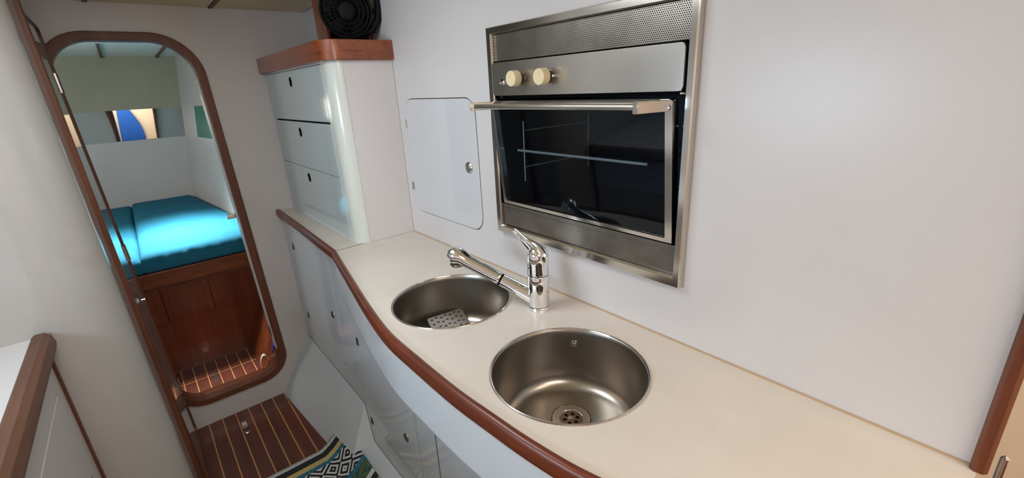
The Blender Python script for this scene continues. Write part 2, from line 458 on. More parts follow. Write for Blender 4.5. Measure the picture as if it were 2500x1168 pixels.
jt = tag(obj('shirt_stand_in', jk, BLUE, None, sub=1), 'blue stand-in for the shirt of whoever holds the camera, added for the mirror', 'shirt_stand_in')

# sloping hull step between the floor and the base cabinets
hs = MB()
P = lambda x, y, z: (x, y, z)
F0, F1, F2 = (XB, .323, 0), (-1.70, .395, 0), (.03, .46, 0)
T0, T1, T2, T3 = (XB, .508, .302), (-1.70, .508, .295), (-1.66, .508, .112), (.03, .508, .105)
F1b = (-1.40, .415, 0)
hs.add([F0, F1, T1, T0, T2, F1b, F2, T3, (XB, .508, 0), (.03, .508, 0)],
       [(0, 1, 2, 3), (1, 4, 2), (1, 5, 4), (5, 6, 7, 4), (0, 3, 8), (6, 9, 7), (3, 2, 4, 7, 9, 8), (0, 8, 9, 6, 5, 1)])
struct(obj('trim_2', hs, laminate('white_gelcoat_step', (.64, .68, .71), .28, .03, .06, 6)), 'sloping white hull step along the floor')

# ------------------------------------------------------------------ doorway frame, jamb, door leaf
tr = sroot('trim_3', (XB, .08, .11), 'dark wooden rounded frame of the doorway')
def frame_ring(w0, w1, o, i):
    return MB().plate(rr(DY0+o, DZ0+o, DY1-o, DZ1-o, [.145-o, .145-o, .17-o, .17-o], 12),
                      [rr(DY0+i, DZ0+i, DY1-i, DZ1-i, [.145-i*.8, .145-i*.8, .17-i*.8, .17-i*.8], 12)], dw, w0, w1)
obj('door_frame', frame_ring(.014, -.014, 0, ins), WOODD, tr, .004, 2)
obj('jamb_lining', frame_ring(-.0145, -.062, .004, ins-.001), WOODD, tr, .001, 1)
yj = DY1-ins
obj('white_lining', MB().rings([[(XB+a, yj+ln(z)+q, z) for a, q in ((-.015, .0), (-.066, .0), (-.066, -.006), (-.015, -.003))] for z in (.27, 1.68)]), WHITEP, tr, .001, 1)
obj('sill_liner', MB().plate(rr(DY0+.09, DZ0+.004, DY1-.09, DZ0+ins+.002, .004, 2), [], dw, -.030, -.078), WOODY, tr, .002)
def plate_on_jamb(z0, z1, mat, nm, x0=-.040, x1=-.066):
    yv = DY1-ins-.006
    b = MB().rings([[(XB+a, yv+ln(z)+q, z) for a, q in ((x0, 0.006), (x1, 0.006), (x1, -.0015), (x0, -.0015))] for z in (z0, z1)])
    o = obj(nm, b, mat, tr, .0006, 1); return o
sp = plate_on_jamb(1.606, 1.682, WHITEP, 'strike_plate')
for z in (1.615, 1.644, 1.673):
    obj('screw', MB().lathe([(.003, 0), (.003, .0012)], (XB-.053, DY1-ins-.0078+ln(z), z), (0, -1, 0), 10), BRONZE, sp)
plate_on_jamb(.345, .40, BRONZE, 'strike_plate')
lt = plate_on_jamb(1.00, 1.045, CHROME, 'latch')
obj('latch_bolt', MB().box((XB-.06, DY1-ins-.044+ln(1.03), 1.022), (XB-.045, DY1-ins-.0075+ln(1.03), 1.044)), CHROME, lt, .002)

dl = sroot('door_1', (-2.2, -.16, .02), 'glossy door leaf standing open against the left partition')
def leaf(u, v, w_): return (u, -.1415+ln(v)+w_, v)
obj('door_panel', MB().plate(rr(-2.468, .02, -1.968, 1.858, .03), [], leaf, 0, -.018), LEAFM, dl)
obj('edge_band', MB().plate(rr(-2.472, .016, -1.9675, 1.862, .034), [rr(-2.4685, .0195, -1.9678, 1.8585, .0295)], leaf, .0055, -.019), WOODD, dl)
for z in (1.635, .945, .25):
    hz = MB()
    for q, (a, b2) in enumerate(((0, .022), (.024, .046), (.048, .07))):
        y = -.1375+ln(z+a)
        hz.tube([(-2.480, y, z+a), (-2.480, -.1375+ln(z+b2), z+b2)], .0045, 10)
    h = obj('hinge', hz, STEEL, dl)
    obj('hinge_plate', MB().plate([(-2.476, z), (-2.452, z), (-2.452, z+.07), (-2.476, z+.07)], [], leaf, .0025, .0003), STEEL, h)
cb = obj('catch', MB().tube([(-2.1, -.119, .88), (-2.1, -.096, .88)], .0055, 12), CHROME, dl)
obj('catch_foot', MB().lathe([(.011, 0), (.009, .004)], (-2.1, -.1195, .88), (0, 1, 0), 16), CHROME, cb)

# ------------------------------------------------------------------ sleeping cabin
XF = -5.05
def hull(x, z): return .352+(x+5.05)*.118+(z-.85)*.125          # slanted hull side of the cabin
struct(obj('wall_cabin', MB().box((XF-.02, -1.2, 0), (XF, .9, 1.293)), CABLOW), 'pale lower wall at the head of the berth')
struct(obj('wall_cabin', MB().box((XF-.02, -1.2, 1.543), (XF, .9, 1.99)), CABUP), 'grey-green padded upper wall above the berth')
hm = MB()
def hullplate(x0, x1, z0, z1, off=0., th=.02):
    return MB().add([(x0, hull(x0, z0)+off, z0), (x1, hull(x1, z0)+off, z0), (x1, hull(x1, z1)+off, z1), (x0, hull(x0, z1)+off, z1),
                     (x0, hull(x0, z0)+off+th, z0), (x1, hull(x1, z0)+off+th, z0), (x1, hull(x1, z1)+off+th, z1), (x0, hull(x0, z1)+off+th, z1)],
                    [(0, 1, 2, 3), (7, 6, 5, 4), (0, 4, 5, 1), (1, 5, 6, 2), (2, 6, 7, 3), (3, 7, 4, 0)])
struct(obj('wall_hull', hullplate(XF, XB-.032, 0, 1.995), CABLOW), 'slanted pale hull side of the sleeping cabin')
struct(obj('wall_far', MB().box((XF, -1.2, 0), (XB-.032, -1.18, 1.99)), CABLOW))
cc = struct(obj('ceiling', MB().plate([(XF, -1.2), (XB-.03, -1.2), (XB-.03, .9), (XF, .9)], [rr(-3.8, -.12, -3.36, .32, .05)], fz(1.955), 0, .02), CABCEIL), 'pale green ceiling of the sleeping cabin')
for y in (-.42, .006, .36):
    obj('ceiling_batten', MB().box((XF+.001, y-.009, 1.944), (-3.85, y+.009, 1.955)), WOODD, cc, .002)
wn = sroot('window_2', (-3.58, .1, 1.94))
obj('hatch_frame', MB().plate(rr(-3.84, -.16, -3.32, .36, .06), [rr(-3.79, -.11, -3.37, .31, .05)], fz(1.938), 0, .016), WHITEP, wn, .003)
mi = tag(obj('mirror_strip', MB().plate([(-.9, 1.294), (.428, 1.294), (.460, 1.541), (-.9, 1.541)], [], fx(XF+.004), 0, -.012), MIRROR),
         'long wavy mirror strip across the wall above the berth', 'mirror')
tp = hullplate(XF+.45, -3.72, 1.30, 1.545, -.0075, .006)
tag(obj('teal_side_panel', tp, TEALP), 'flat teal-green panel on the hull side beside the mirror strip', 'panel')

bd = thing('berth', (-3.19, .1, 0), 'mahogany berth base with a raised front rail under the teal cushions', 'bed')
yb0, yb1 = -1.17, .555
obj('bed_board', MB().add(*((lambda A: (A, [(0, 1, 2, 3), (7, 6, 5, 4), (0, 4, 5, 1), (1, 5, 6, 2), (2, 6, 7, 3), (3, 7, 4, 0)]))(
    [(XF, yb0, .60), (-3.20, yb0, .60), (-3.20, hull(-3.2, .6)-.002, .60), (XF, hull(XF, .6)-.002, .60),
     (XF, yb0, .64), (-3.20, yb0, .64), (-3.20, hull(-3.2, .64)-.002, .64), (XF, hull(XF, .64)-.002, .64)]))), BEDW, bd)
obj('front_rail', MB().box((-3.20, yb0, .567), (-3.165, yb1, .662)), WOODY, bd, .006, 3)
obj('rail_shadow_strip', MB().box((-3.21, yb0, .545), (-3.185, yb1, .567)), WOODD, bd)
obj('panel_backing', MB().box((-3.23, yb0, .335), (-3.2151, yb1, .545)), WOODD, bd)
for a, b_ in ((yb0, -.075), (-.072, .165), (.168, yb1)):
    obj('front_panel', MB().box((-3.215, a, .335), (-3.19, b_, .545)), BEDW, bd, .002)
obj('front_panel', MB().add([(-3.19, yb0, .0), (-3.19, .44, .0), (-3.20, .52, .333), (-3.20, yb0, .333), (-3.23, yb0, 0), (-3.23, .44, 0), (-3.24, .52, .333), (-3.24, yb0, .333)],
    [(0, 1, 2, 3), (7, 6, 5, 4), (0, 4, 5, 1), (1, 5, 6, 2), (2, 6, 7, 3), (3, 7, 4, 0)]), BEDW, bd)
obj('side_panel', MB().add([(-3.188, .285, 0), (XB-.08, .285, 0), (XB-.08, .42, .30), (-3.188, .42, .30), (-3.188, .305, 0), (XB-.08, .305, 0), (XB-.08, .44, .30), (-3.188, .44, .30)],
    [(0, 1, 2, 3), (7, 6, 5, 4), (0, 4, 5, 1), (1, 5, 6, 2), (2, 6, 7, 3), (3, 7, 4, 0)]), WOODY, bd)

def cushion(name, y0, y1, z0, z1, folds, label, x0=XF+.012, x1=-3.165, seed=0):
    """cushion: grid box following the slanted hull on its right side when y1 is None"""
    rnd = random.Random(seed); nx, ny = 60, 44
    def yr(x, z): return (hull(x, z)-.012) if y1 is None else y1
    def yl(x, z): return y0
    rings = []
    prof = [(0, 0)]     # outline in (inset, z)
    R = .035
    levels = [(.012, z0), (.0, z0+.012), (0, z0+(z1-z0)*.35), (0, z0+(z1-z0)*.6), (.0, z1-R)]
    levels += [(R*(1-math.cos(a)), z1-R+R*math.sin(a)) for a in (.3, .7, 1.1, 1.4)]
    for li, (inn, z) in enumerate(levels):
        ring = []
        def wob(t, k): return 0
        N = 70
        for i in range(N):     # front edge (x1) along y
            t = i/N; y = yl(x1, z)+inn+(yr(x1, z)-yl(x1, z)-2*inn)*t
            wv = 0
            if folds and 1 <= li <= 6:
                amp = .0045*math.sin(pi*min(1, (z-z0)/(z1-z0)*1.1))
                wv = amp*(math.sin(y*75+z*18)*(.6+.4*math.sin(y*13))+.7*math.sin(y*133-z*35+1.3)*math.sin(y*9+1)+.4*math.sin(y*31))
            ring.append((x1-inn+wv, y, z))
        for i in range(40):
            t = i/40; x = x1-inn+(x0-x1+2*inn)*t; ring.append((x, yr(x, z)-inn, z))
        for i in range(N):
            t = i/N; y = yr(x0, z)-inn+(yl(x0, z)-yr(x0, z)+2*inn)*t; ring.append((x0+inn, y, z))
        for i in range(40):
            t = i/40; x = x0+inn+(x1-x0-2*inn)*t; ring.append((x, yl(x, z)+inn, z))
        rings.append(ring)
    mb = MB(); mb.rings(rings, True, False)
    last = rings[-1]; cx = sum(p[0] for p in last)/len(last); cy = sum(p[1] for p in last)/len(last)
    for s in (.9, .6, .3, .08):        # crowned top
        rings.append([(cx+(p[0]-cx)*s, cy+(p[1]-cy)*s, z1+.012*(1-s*s)+.002) for p in last])
    mb = MB(); mb.rings(rings, True, True)
    return tag(obj(name, mb, CLOTH, None, angle=60), label, 'cushion')
cushion('berth_cushion', -.110, None, .664, .775, True, 'large teal berth cushion with wrinkled front, right of the seam', seed=1)
cushion('berth_cushion', -1.16, -.111, .664, .760, False, 'plain teal berth cushion left of the seam, partly behind the door', seed=2)

def lift_ring(x0, x1, y, label):
    t = thing('lift_ring', ((x0+x1)/2, y, 0), label, 'ring')
    obj('plate', MB().plate(rr(x0, y-.011, x1, y+.011, .004, 3), [], fz(0.0), .0002, .002), CHROME, t, .0006, 1)
    xm = (x0+x1)/2
    obj('pull_ring', MB().tube([(xm+.017*math.cos(a), y+.006*math.sin(a), .0032) for a in [2*pi*i/20 for i in range(21)]], .0014, 8), BRONZE, t)
lift_ring(-2.392, -2.288, .1, 'chrome lifting plate set in the galley floor before the doorway')
lift_ring(-3.02, -2.92, .052, 'chrome lifting plate set in the sleeping cabin floor')
# white webbing loop and purple cloth by the sill
wl_ = MB(); pts = [(-2.775, .300-.022*math.cos(a), .055+.012*(1-math.cos(a))+.060*math.sin(a)) for a in [pi*i/16 for i in range(17)]]
pts = [(-2.78, .280, .012)]+pts+[(-2.78, .322, .066)]
rg = []
for p in pts:
    rg.append([(p[0]-.012, p[1], p[2]), (p[0]+.012, p[1], p[2]), (p[0]+.012, p[1]+.0018, p[2]+.002), (p[0]-.012, p[1]+.0018, p[2]+.002)])
tag(obj('webbing_loop', wl_.rings(rg), WHITEP), 'white webbing loop on the wooden panel just inside the doorway', 'strap')
pu = MB(); pu.rings([[(-2.68+.022*math.cos(a)*s_, .350+.010*math.sin(a)*s_+.35*(z-.2), z) for a in [2*pi*i/10 for i in range(10)]] for z, s_ in ((.17, .25), (.20, .6), (.235, 1.0), (.26, .7), (.275, .3))])
tag(obj('purple_cloth', pu, PURPLE), 'small purple cloth tucked inside the doorway beside its right upright', 'cloth')

# ------------------------------------------------------------------ counter
raw_out = [(-2.5, .490), (-2.125, .486), (-1.63, .470)]
crv = [(-1.63, .470), (-1.30, .410), (-1.108, .376), (-.934, .352), (-.788, .349), (-.64, .350), (-.534, .357), (-.434, .366), (-.33, .384), (-.20, .425), (-.08, .475), (.03, .53)]
def catmull(pts, n=6):
    out = []
    for i in range(len(pts)-1):
        p0 = pts[max(i-1, 0)]; p1 = pts[i]; p2 = pts[i+1]; p3 = pts[min(i+2, len(pts)-1)]
        for k in range(n):
            t = k/n; out.append(tuple(.5*(2*p1[j]+(-p0[j]+p2[j])*t+(2*p0[j]-5*p1[j]+4*p2[j]-p3[j])*t*t+(-p0[j]+3*p1[j]-3*p2[j]+p3[j])*t**3) for j in range(2)))
    out.append(pts[-1]); return out
curve = catmull(crv)
def offset(pts, d):
    out = []
    for i, p in enumerate(pts):
        a = Vector(pts[max(i-1, 0)]); b2 = Vector(pts[min(i+1, len(pts)-1)]); t = (b2-a).normalized()
        out.append((p[0]-t.y*d, p[1]+t.x*d))
    return out
WID = .018
inner = offset(curve, WID); far_in = [(-2.5, .513), (-1.63, .491)]
S1 = (-.978, .574, .163); S2 = (-.535, .566, .160)
ct = thing('countertop', (-1.2, .6, .99), 'cream laminate countertop with two round sinks, curving along the galley wall', 'countertop')
zt, zb = 1.03, 1.003
obj('worktop', MB().plate([(-1.632, .4905)]+inner[1:]+[(.03, W-.0005), (-1.632, W-.0005)], [circ(*S1), circ(*S2)], fz(0), zt, zb), COUNTER, ct, angle=30)
obj('worktop', MB().plate([(-2.499, .5125), (-1.6355, .4905), (-1.6355, W-.0005), (-2.499, W-.0005)], [], fz(0), zt, zb), COUNTER, ct)
obj('sealant_line', MB().box((-1.62, W-.004, zt-.001), (.025, W-.0003, zt+.0025)), SEAL, ct, .001)
obj('sealant_line', MB().box((-1.6357, .495, zt-.004), (-1.6318, W-.005, zt+.0002)), RUST, ct)
def edging(name, out_, in_, mat, z0=1.003, z1=1.037):
    rings = []
    for o, i in zip(out_, in_):
        o = Vector(o); i = Vector(i)
        def q(t, z): p = o.lerp(i, t); return (p.x, p.y, z)
        rings.append([q(.04, z0), q(0, z0+.004), q(0, z1-.011), q(.12, z1-.004), q(.35, z1), q(.75, z1), q(1, z1-.004), q(1, z0)])
    return obj(name, MB().rings(rings), mat, ct, angle=50)
EDGE = wood('worn_counter_edging', (.175, .034, .010), (.080, .015, .005), 0, .36, .12, 1.)
edging('wooden_edge', curve, inner, EDGE)
edging('wooden_edge', [(-2.499, .490), (-2.125, .486), (-1.632, .470)], [(-2.499, .512), (-2.125, .503), (-1.632, .489)], EDGE)

# ------------------------------------------------------------------ base cabinets under the counter
bc = thing('base_cabinet', (-1.2, .6, 0), 'glossy white galley base cabinets below the curved counter', 'cabinet')
YF = .51
doors = [(-2.375, .40, -1.845, .955, .06, -1.915, .648, -2.372, (.86, .47)),
         (-1.645, .20, -1.200, .78, .05, -1.293, .382, -1.645, (.63, .235)),
         (-1.19, .13, -.60, .80, .0, -.70, .382, -.6, ())]
holes = [rr(a, b_, c_, d_, r) for (a, b_, c_, d_, r, *_r) in doors]
obj('face_panel', MB().plate([(-2.499, 0.0), (.03, 0.0), (.03, .867), (-1.615, .867), (-1.615, 1.0028), (-2.499, 1.0028)], holes, fy(YF), 0, .012), CAB, bc)
obj('inner_back', MB().box((-2.49, YF+.0122, .05), (.02, YF+.018, .855)), BLACK, bc)
obj('inner_back', MB().box((-2.49, YF+.0122, .855), (-1.62, YF+.018, .99)), BLACK, bc)
for i, (a, b_, c_, d_, r, kx, kz, hx, hzs) in enumerate(doors):
    g = .0022
    gl_ = .003 if i == 2 else g
    gr_ = .0065 if i == 1 else g
    d = obj('cabinet_door', MB().plate(rr(a+gl_, b_+g, c_-gr_, d_-g, max(0, r-g)), [], fy(YF), .0, .011), CAB, bc, .0012, 1)
    obj('door_knob', MB().lathe([(.0165, 0), (.0165, .003), (.013, .0045), (.010, .0035), (.0, .0045)], (kx, YF, kz), (0, -1, 0), 24), BRONZE, d)
    for hz in hzs:
        for q in (0, .014):
            h = obj('hinge', MB().tube([(a+.001, YF-.003, hz-.012+q), (a+.001, YF-.003, hz-.0+q)], .0042, 10), STEELZ, d) if q == 0 else None
        obj('hinge_leaf', MB().box((a-.009, YF-.0022, hz-.017), (a+.009, YF, hz+.015)), HINGEM, d, .0005, 1)
obj('seam_strip', MB().box((-1.058, YF-.0012, .13), (-1.054, YF+.0, .80)), BRONZE, bc)
fo = offset(curve, .004); fi = offset(curve, .016)
fr_ = MB(); zlo = [1.0025, .868]
fr_.rings([[(o[0], min(o[1], YF-.001), 1.0025), (o[0], min(o[1], YF-.001), .868), (i_[0], min(i_[1], YF), .868), (i_[0], min(i_[1], YF), 1.0025)] for o, i_ in zip(fo, fi)])
obj('curved_fascia', fr_, CAB, bc)
sf = MB().plate([(p[0], p[1]) for p in fo if p[1] < YF-.003]+[(-.03, YF-.0002), (fo[0][0], YF-.0002)], [], fz(0), .8675, .872)
obj('soffit', sf, CAB, bc)

# ------------------------------------------------------------------ sinks
def sink(cx, cy, r, depth, label, overflow):
    t = thing('sink', (cx, cy, zt-depth), label, 'sink')
    prof = []
    z0 = zt
    prof += [(r+.0005, .0004), (r-.001, .0014), (r-.004, .0012), (r-.0055, -.001), (r-.006, -.012)]
    prof += [(r-.010, -depth*.5), (r-.013, -depth+.035)]
    for i in range(1, 9):
        a = .5*pi*i/8; prof.append((r-.013-.032*(1-math.cos(a)), -depth+.035-.0335*math.sin(a)))
    prof += [(.10, -depth+.0012), (.02, -depth), (.0, -depth)]
    n = 72
    mb = MB(); mb.lathe(prof, (cx, cy, zt), (0, 0, 1), n, False)
    obj('bowl', mb, SINKM, t, angle=60)
    obj('rim', MB().tube([(cx+(r-.0015)*math.cos(2*pi*i/96), cy+(r-.0015)*math.sin(2*pi*i/96), zt+.0012) for i in range(97)], .0022, 8), STEELZ, t)
    dz = zt-depth+.0022; cx -= .018; cy += .026
    dr = obj('drain_flange', MB().lathe([(.0425, -.001), (.0425, .0006), (.041, .0016), (.026, .0010), (.0245, -.0005), (.0243, -.0016)], (cx, cy, dz), (0, 0, 1), 40, False), STEELZ, t)
    hl = [circ(0, 0, .0026, 10)]+[circ(.0145*math.cos(a), .0145*math.sin(a), .0042, 12) for a in [2*pi*i/6 for i in range(6)]]
    obj('strainer', MB().plate(circ(0, 0, .0244, 32), hl[1:], lambda u, v, w_: (cx+u, cy+v, dz-.0006+w_), 0, -.0008), DRAIN, t)
    obj('strainer_screw', MB().lathe([(.006, -.0006), (.006, .0012), (.003, .002)], (cx, cy, dz), (0, 0, 1), 14), STEELZ, t)
    ru = MB()
    rnd = random.Random(3)
    for i in range(16):
        a0 = rnd.uniform(0, 2*pi); L = rnd.uniform(.15, .5)
        ru.tube([(cx+.0425*math.cos(a0+L*k/4), cy+.0425*math.sin(a0+L*k/4), dz+.0008) for k in range(5)], .0009+rnd.random()*.0006, 6)
    obj('rust_ring', ru, RUST, t)
    obj('drain_dark', MB().lathe([(.0244, -.0019), (.0244, -.0016)], (cx, cy, dz), (0, 0, 1), 24), BLACK, t)
    cx += .018; cy -= .026
    if overflow:
        th = math.radians(overflow)
        x, y = cx+(r-.0085)*math.cos(th), cy+(r-.0085)*math.sin(th)
        a = (-math.cos(th), -math.sin(th), 0)
        o = obj('overflow_screw', MB().lathe([(.0075, -.001), (.0075, .001), (.0045, .0015), (.004, .005), (.0015, .0058)], (x, y, zt-.035), a, 20), STEELZ, t)
    return t
SINKM = steel('sink_steel', (.40, .365, .325), .30, 2)
DRAIN, _nt, _b = new('stained_strainer', (.22, .13, .08), .4, .7)
sink(S1[0], S1[1], S1[2], .15, 'round stainless sink bowl nearer the drawers, under the tap spout', None)
sink(S2[0], S2[1], S2[2], .15, 'round stainless sink bowl right of the tap, with rusty drain in view', 128)
# small perforated drainer plate in the far sink
gp = MB()
def gmap(u, v, w_):
    a = math.radians(82); x = u*math.cos(a)-v*math.sin(a); y = u*math.sin(a)+v*math.cos(a)
    return (-1.072+x, .612+y, zt-.128+w_+.45*v)
hs_ = []
for i in range(7):
    for j in range(4):
        u = -.045+i*.015; v = -.024+j*.016+(.004 if i % 2 else 0)
        hs_.append([(u+.0048*math.cos(a), v+.0026*math.sin(a)) for a in [2*pi*k/8 for k in range(8)]])
gp.plate(rr(-.058, -.034, .058, .034, .006, 3), hs_, gmap, .003, 0)
tag(obj('drainer_plate', gp, STEEL), 'small slotted steel plate lying in the sink nearer the drawers', 'drainer')

# ------------------------------------------------------------------ tap
fb = Vector((-.768, .706, zt))
tp = thing('tap', fb, 'chrome single-lever tap with pull-out spray between the two sinks', 'tap')
obj('base_ring', MB().lathe([(.0275, .0003), (.0275, .009), (.0265, .0105)], fb, (0, 0, 1), 40), CHROME, tp)
obj('gasket', MB().lathe([(.0262, .010), (.0262, .0122)], fb, (0, 0, 1), 40), BLACK, tp)
obj('body', MB().lathe([(.0262, .012), (.0268, .0135), (.0268, .060), (.0265, .0945), (.026, .0955)], fb, (0, 0, 1), 48), CHROME, tp)
obj('collar', MB().lathe([(.0256, .095), (.0256, .0975)], fb, (0, 0, 1), 40), BLACK, tp)
lv = obj('cartridge_cap', MB().lathe([(.0262, .0975), (.027, .102), (.0262, .118), (.0268, .126), (.0272, .138), (.0255, .152), (.021, .163), (.013, .170), (.0, .172)], fb, (0, 0, 1), 48), CHROME, tp)
# lever sweeps from the cap up and away from the camera's right
L = [Vector((.021, .004, .126)), Vector((.017, .001, .146)), Vector((.004, -.001, .160)), Vector((-.016, -.003, .166)), Vector((-.036, -.005, .174)), Vector((-.057, -.006, .186)), Vector((-.074, -.007, .1955)), Vector((-.084, -.008, .198))]
obj('lever', MB().tube([fb+p for p in L], [.012, .021, .0225, .019, .0135, .011, .0105, .007], 20, True, [.9, .75, .62, .55, .48, .40, .35, .5], up=(0, 1, 0)), CHROME, lv, sub=1)
A = fb+Vector((-.010, -.004, .028)); B = Vector((-.968, .587, 1.163)); D_ = (B-A).normalized()
Lg = (B-A).length
def al(t, up=0): return A+D_*t*Lg+Vector((0, 0, up))
obj('spout', MB().tube([al(0), al(.10), al(.30), al(.395)], [.022, .0195, .0175, .0172], 32), CHROME, tp)
obj('spout_ring', MB().tube([al(.394), al(.412)], .0162, 28), BLACK, tp)
hd = obj('spray_handle', MB().tube([al(.41), al(.42), al(.55), al(.72), al(.82), al(.87, .002), al(.93, .003), al(.985, -.002), al(1.03, -.010), al(1.052, -.016)],
       [.0160, .0172, .0172, .0168, .0172, .020, .0255, .0265, .021, .010], 32), CHROME, tp, sub=1)
nz_ = al(.955, -.012)
obj('spray_nozzle', MB().lathe([(.023, -.004), (.0225, .008), (.0195, .012)], nz_, (-.35*D_.x*0, 0, -1), 32), CHROME, hd)
obj('nozzle_face', MB().lathe([(.0185, .0115), (.0175, .016), (.0, .0165)], nz_, (0, 0, -1), 28), STEEL, hd)

# ------------------------------------------------------------------ drawer cabinet on the counter
dc = thing('drawer_cabinet', (-2.05, .7, zt), 'white three-drawer cabinet with a wooden top, on the counter by the bulkhead', 'cabinet')
ZT = 1.687
obj('carcass', MB().box((-2.495, .592, zt+.0005), (-1.702, W-.001, ZT)), BLACK, dc)
obj('side_panel', MB().box((-1.70, .622, zt+.0005), (-1.6255, W-.001, ZT)), CABS, dc, .0005, 1)
r_ = .048
cpst = [(-1.705, .575)]+[(-1.6255-r_+r_*math.sin(a), .575+r_-r_*math.cos(a)) for a in [.5*pi*i/14 for i in range(15)]]+[(-1.6255, .6205), (-1.705, .6205)]
obj('corner_post', MB().rings([[(x, y, z) for x, y in cpst] for z in (zt+.0005, ZT)]), POST, dc, angle=50)
obj('face_strip', MB().box((-2.498, .576, 1.681), (-1.7055, .59, ZT)), CABS, dc)
obj('face_strip', MB().box((-2.498, .577, zt+.0005), (-2.478, .59, 1.681)), CAB, dc)
obj('plinth', MB().box((-2.477, .578, zt+.0005), (-1.7055, .59, 1.044)), CAB, dc)
for z0, z1, kz in ((1.483, 1.679, 1.636), (1.2815, 1.476, 1.433), (1.046, 1.2795, 1.237)):
    d = obj('drawer', MB().plate([(-2.476, z0), (-1.7065, z0), (-1.7065, z1), (-2.476, z1)], [circ(-2.092, kz, .0185, 24)], fy(.574), 0, .016), DRAWM, dc, .0008, 1)
    obj('finger_pull', MB().lathe([(.0205, -.0004), (.0205, .0008), (.0190, .0010), (.0186, -.0010)], (-2.092, .574, kz), (0, -1, 0), 24, False), BRONZE, d)
    obj('finger_recess', MB().lathe([(.0184, -.0004), (.0182, -.013), (.0, -.013)], (-2.092, .574, kz), (0, -1, 0), 24, False), BLACK, d)
top = rr(-2.498, .553, -1.609, W-.001, [0, .062, 0, 0], 10)
obj('wooden_top', MB().plate(top, [], fz(0), ZT+.0005, 1.752), wood('tray_mahogany', (.30, .070, .020), (.15, .034, .011), 0, .28, .3), dc, .006, 3)
obj('top_groove', MB().tube([(-1.66, .5525, 1.715), (-1.645, .5555, 1.7152), (-1.62, .580, 1.7155), (-1.6085, .62, 1.716), (-1.6082, .70, 1.716)], .0008, 6), RUST, dc)

bb = thing('fan_backboard', (-1.82, .7, 1.752), 'dark wooden box standing on the wooden cabinet top behind the fan', 'box')
obj('side_board', MB().box((-1.86, .640, 1.7525), (-1.765, .650, 1.95)), WOODZ, bb, .001)
obj('side_board', MB().box((-1.86, .795, 1.7525), (-1.765, .806, 1.95)), WOODZ, bb, .001)
obj('back_board', MB().box((-1.87, .640, 1.7525), (-1.8605, .806, 1.95)), WOODZ, bb, .001)

fn = thing('fan', (-1.70, .70, 1.752), 'small black caged fan standing on the wooden cabinet top', 'fan')
fc = Vector((-1.70, .694, 1.852)); fa = Vector((1, -.30, -.12)).normalized()
fxv = fa.cross(Vector((0, 0, 1))).normalized(); fyv = fa.cross(fxv).normalized()
def fp(r, a, h): return fc+fa*h+(fxv*math.cos(a)+fyv*math.sin(a))*r
cg = MB()
for r, h in ((.085, .0), (.084, .016), (.072, .027), (.056, .033), (.042, .036), (.084, -.018), (.07, -.032)):
    cg.tube([fp(r, 2*pi*i/40, h) for i in range(41)], .0022 if r < .08 else .0032, 6)
for k in range(30):
    a = 2*pi*k/30; cg.tube([fp(.03, a, .037), fp(.056, a, .033), fp(.074, a, .026), fp(.085, a, .014), fp(.085, a, -.014), fp(.07, a, -.032), fp(.04, a, -.036)], .0013, 5)
obj('cage', cg, BPLAS, fn)
obj('hub_badge', MB().lathe([(.0, .040), (.020, .0395), (.027, .037), (.028, .033)], fc, fa, 32), BPLAS, fn)
obj('motor_housing', MB().lathe([(.074, -.030), (.070, -.038), (.045, -.055), (.036, -.085), (.02, -.095), (0, -.096)], fc, fa, 32), BPLAS, fn)
bl = MB()
for k in range(5):
    a = 2*pi*k/5
    bl.add([fp(.02, a, .004), fp(.075, a-.28, .010), fp(.080, a+.25, -.002), fp(.06, a+.55, -.012), fp(.022, a+.6, -.008)], [(0, 1, 2, 3, 4)])
obj('rear_guard', MB().lathe([(.0, -.028), (.080, -.026), (.083, -.018), (.083, -.014), (.078, -.022), (0, -.024)], fc, fa, 40), BPLAS, fn)
obj('blades', bl, BPLAS, fn, solid=.0015)
yk = MB()
sd = fxv if fxv.y > 0 else -fxv
upv = Vector((0, 0, 1))
yk.tube([fc+sd*.098+upv*.085+fa*-.01, fc+sd*.112+upv*.055+fa*-.01, fc+sd*.116+upv*.02+fa*-.01, fc+sd*.108-upv*.025+fa*-.01, fc+sd*.085-upv*.06+fa*-.015, fc+sd*.04-upv*.080+fa*-.02, fc-upv*.084+fa*-.02], [.009, .012, .014, .013, .012, .012, .012], 12)
yk.tube([fc+sd*.084+fa*-.01, fc+sd*.112+upv*.004+fa*-.01], .007, 10)
yk.tube([fc+sd*.072-upv*.045, fc+sd*.10-upv*.035+fa*-.01], .006, 10)
obj('yoke', yk, BPLAS, fn)
obj('base', MB().lathe([(.060, .0005), (.060, .006), (.050, .012), (.016, .016), (.014, .03)], (fc.x-.02, fc.y, 1.752), (0, 0, 1), 32), BPLAS, fn)

# ------------------------------------------------------------------ small hatch in the wall
ht = thing('wall_hatch', ((HX0+HX1)/2, W, HZ0), 'white rounded hatch door in the wall left of the oven', 'hatch')
g = .0028
obj('hatch_door', MB().plate(rr(HX0+g, HZ0+g, HX1-g, HZ1-g, .05), [], fy(W-.003), 0, .016), laminate('hatch_laminate', (.62, .62, .64), .10, .015, .02, 3), ht, .0012, 1)
obj('hatch_gap_backing', MB().plate(rr(HX0-.01, HZ0-.01, HX1+.01, HZ1+.01, .06), [], fy(W+.0205), 0, .01), SEAL, ht)
kb = obj('latch_knob', MB().lathe([(.0185, 0), (.0185, .003), (.015, .006)], (-1.182, W-.003, 1.338), (0, -1, 0), 28), STEELZ, ht)
obj('knob_button', MB().lathe([(.0115, .0058), (.0115, .008), (.008, .0095), (0, .010)], (-1.182, W-.003, 1.338), (0, -1, 0), 24), STEEL, kb)
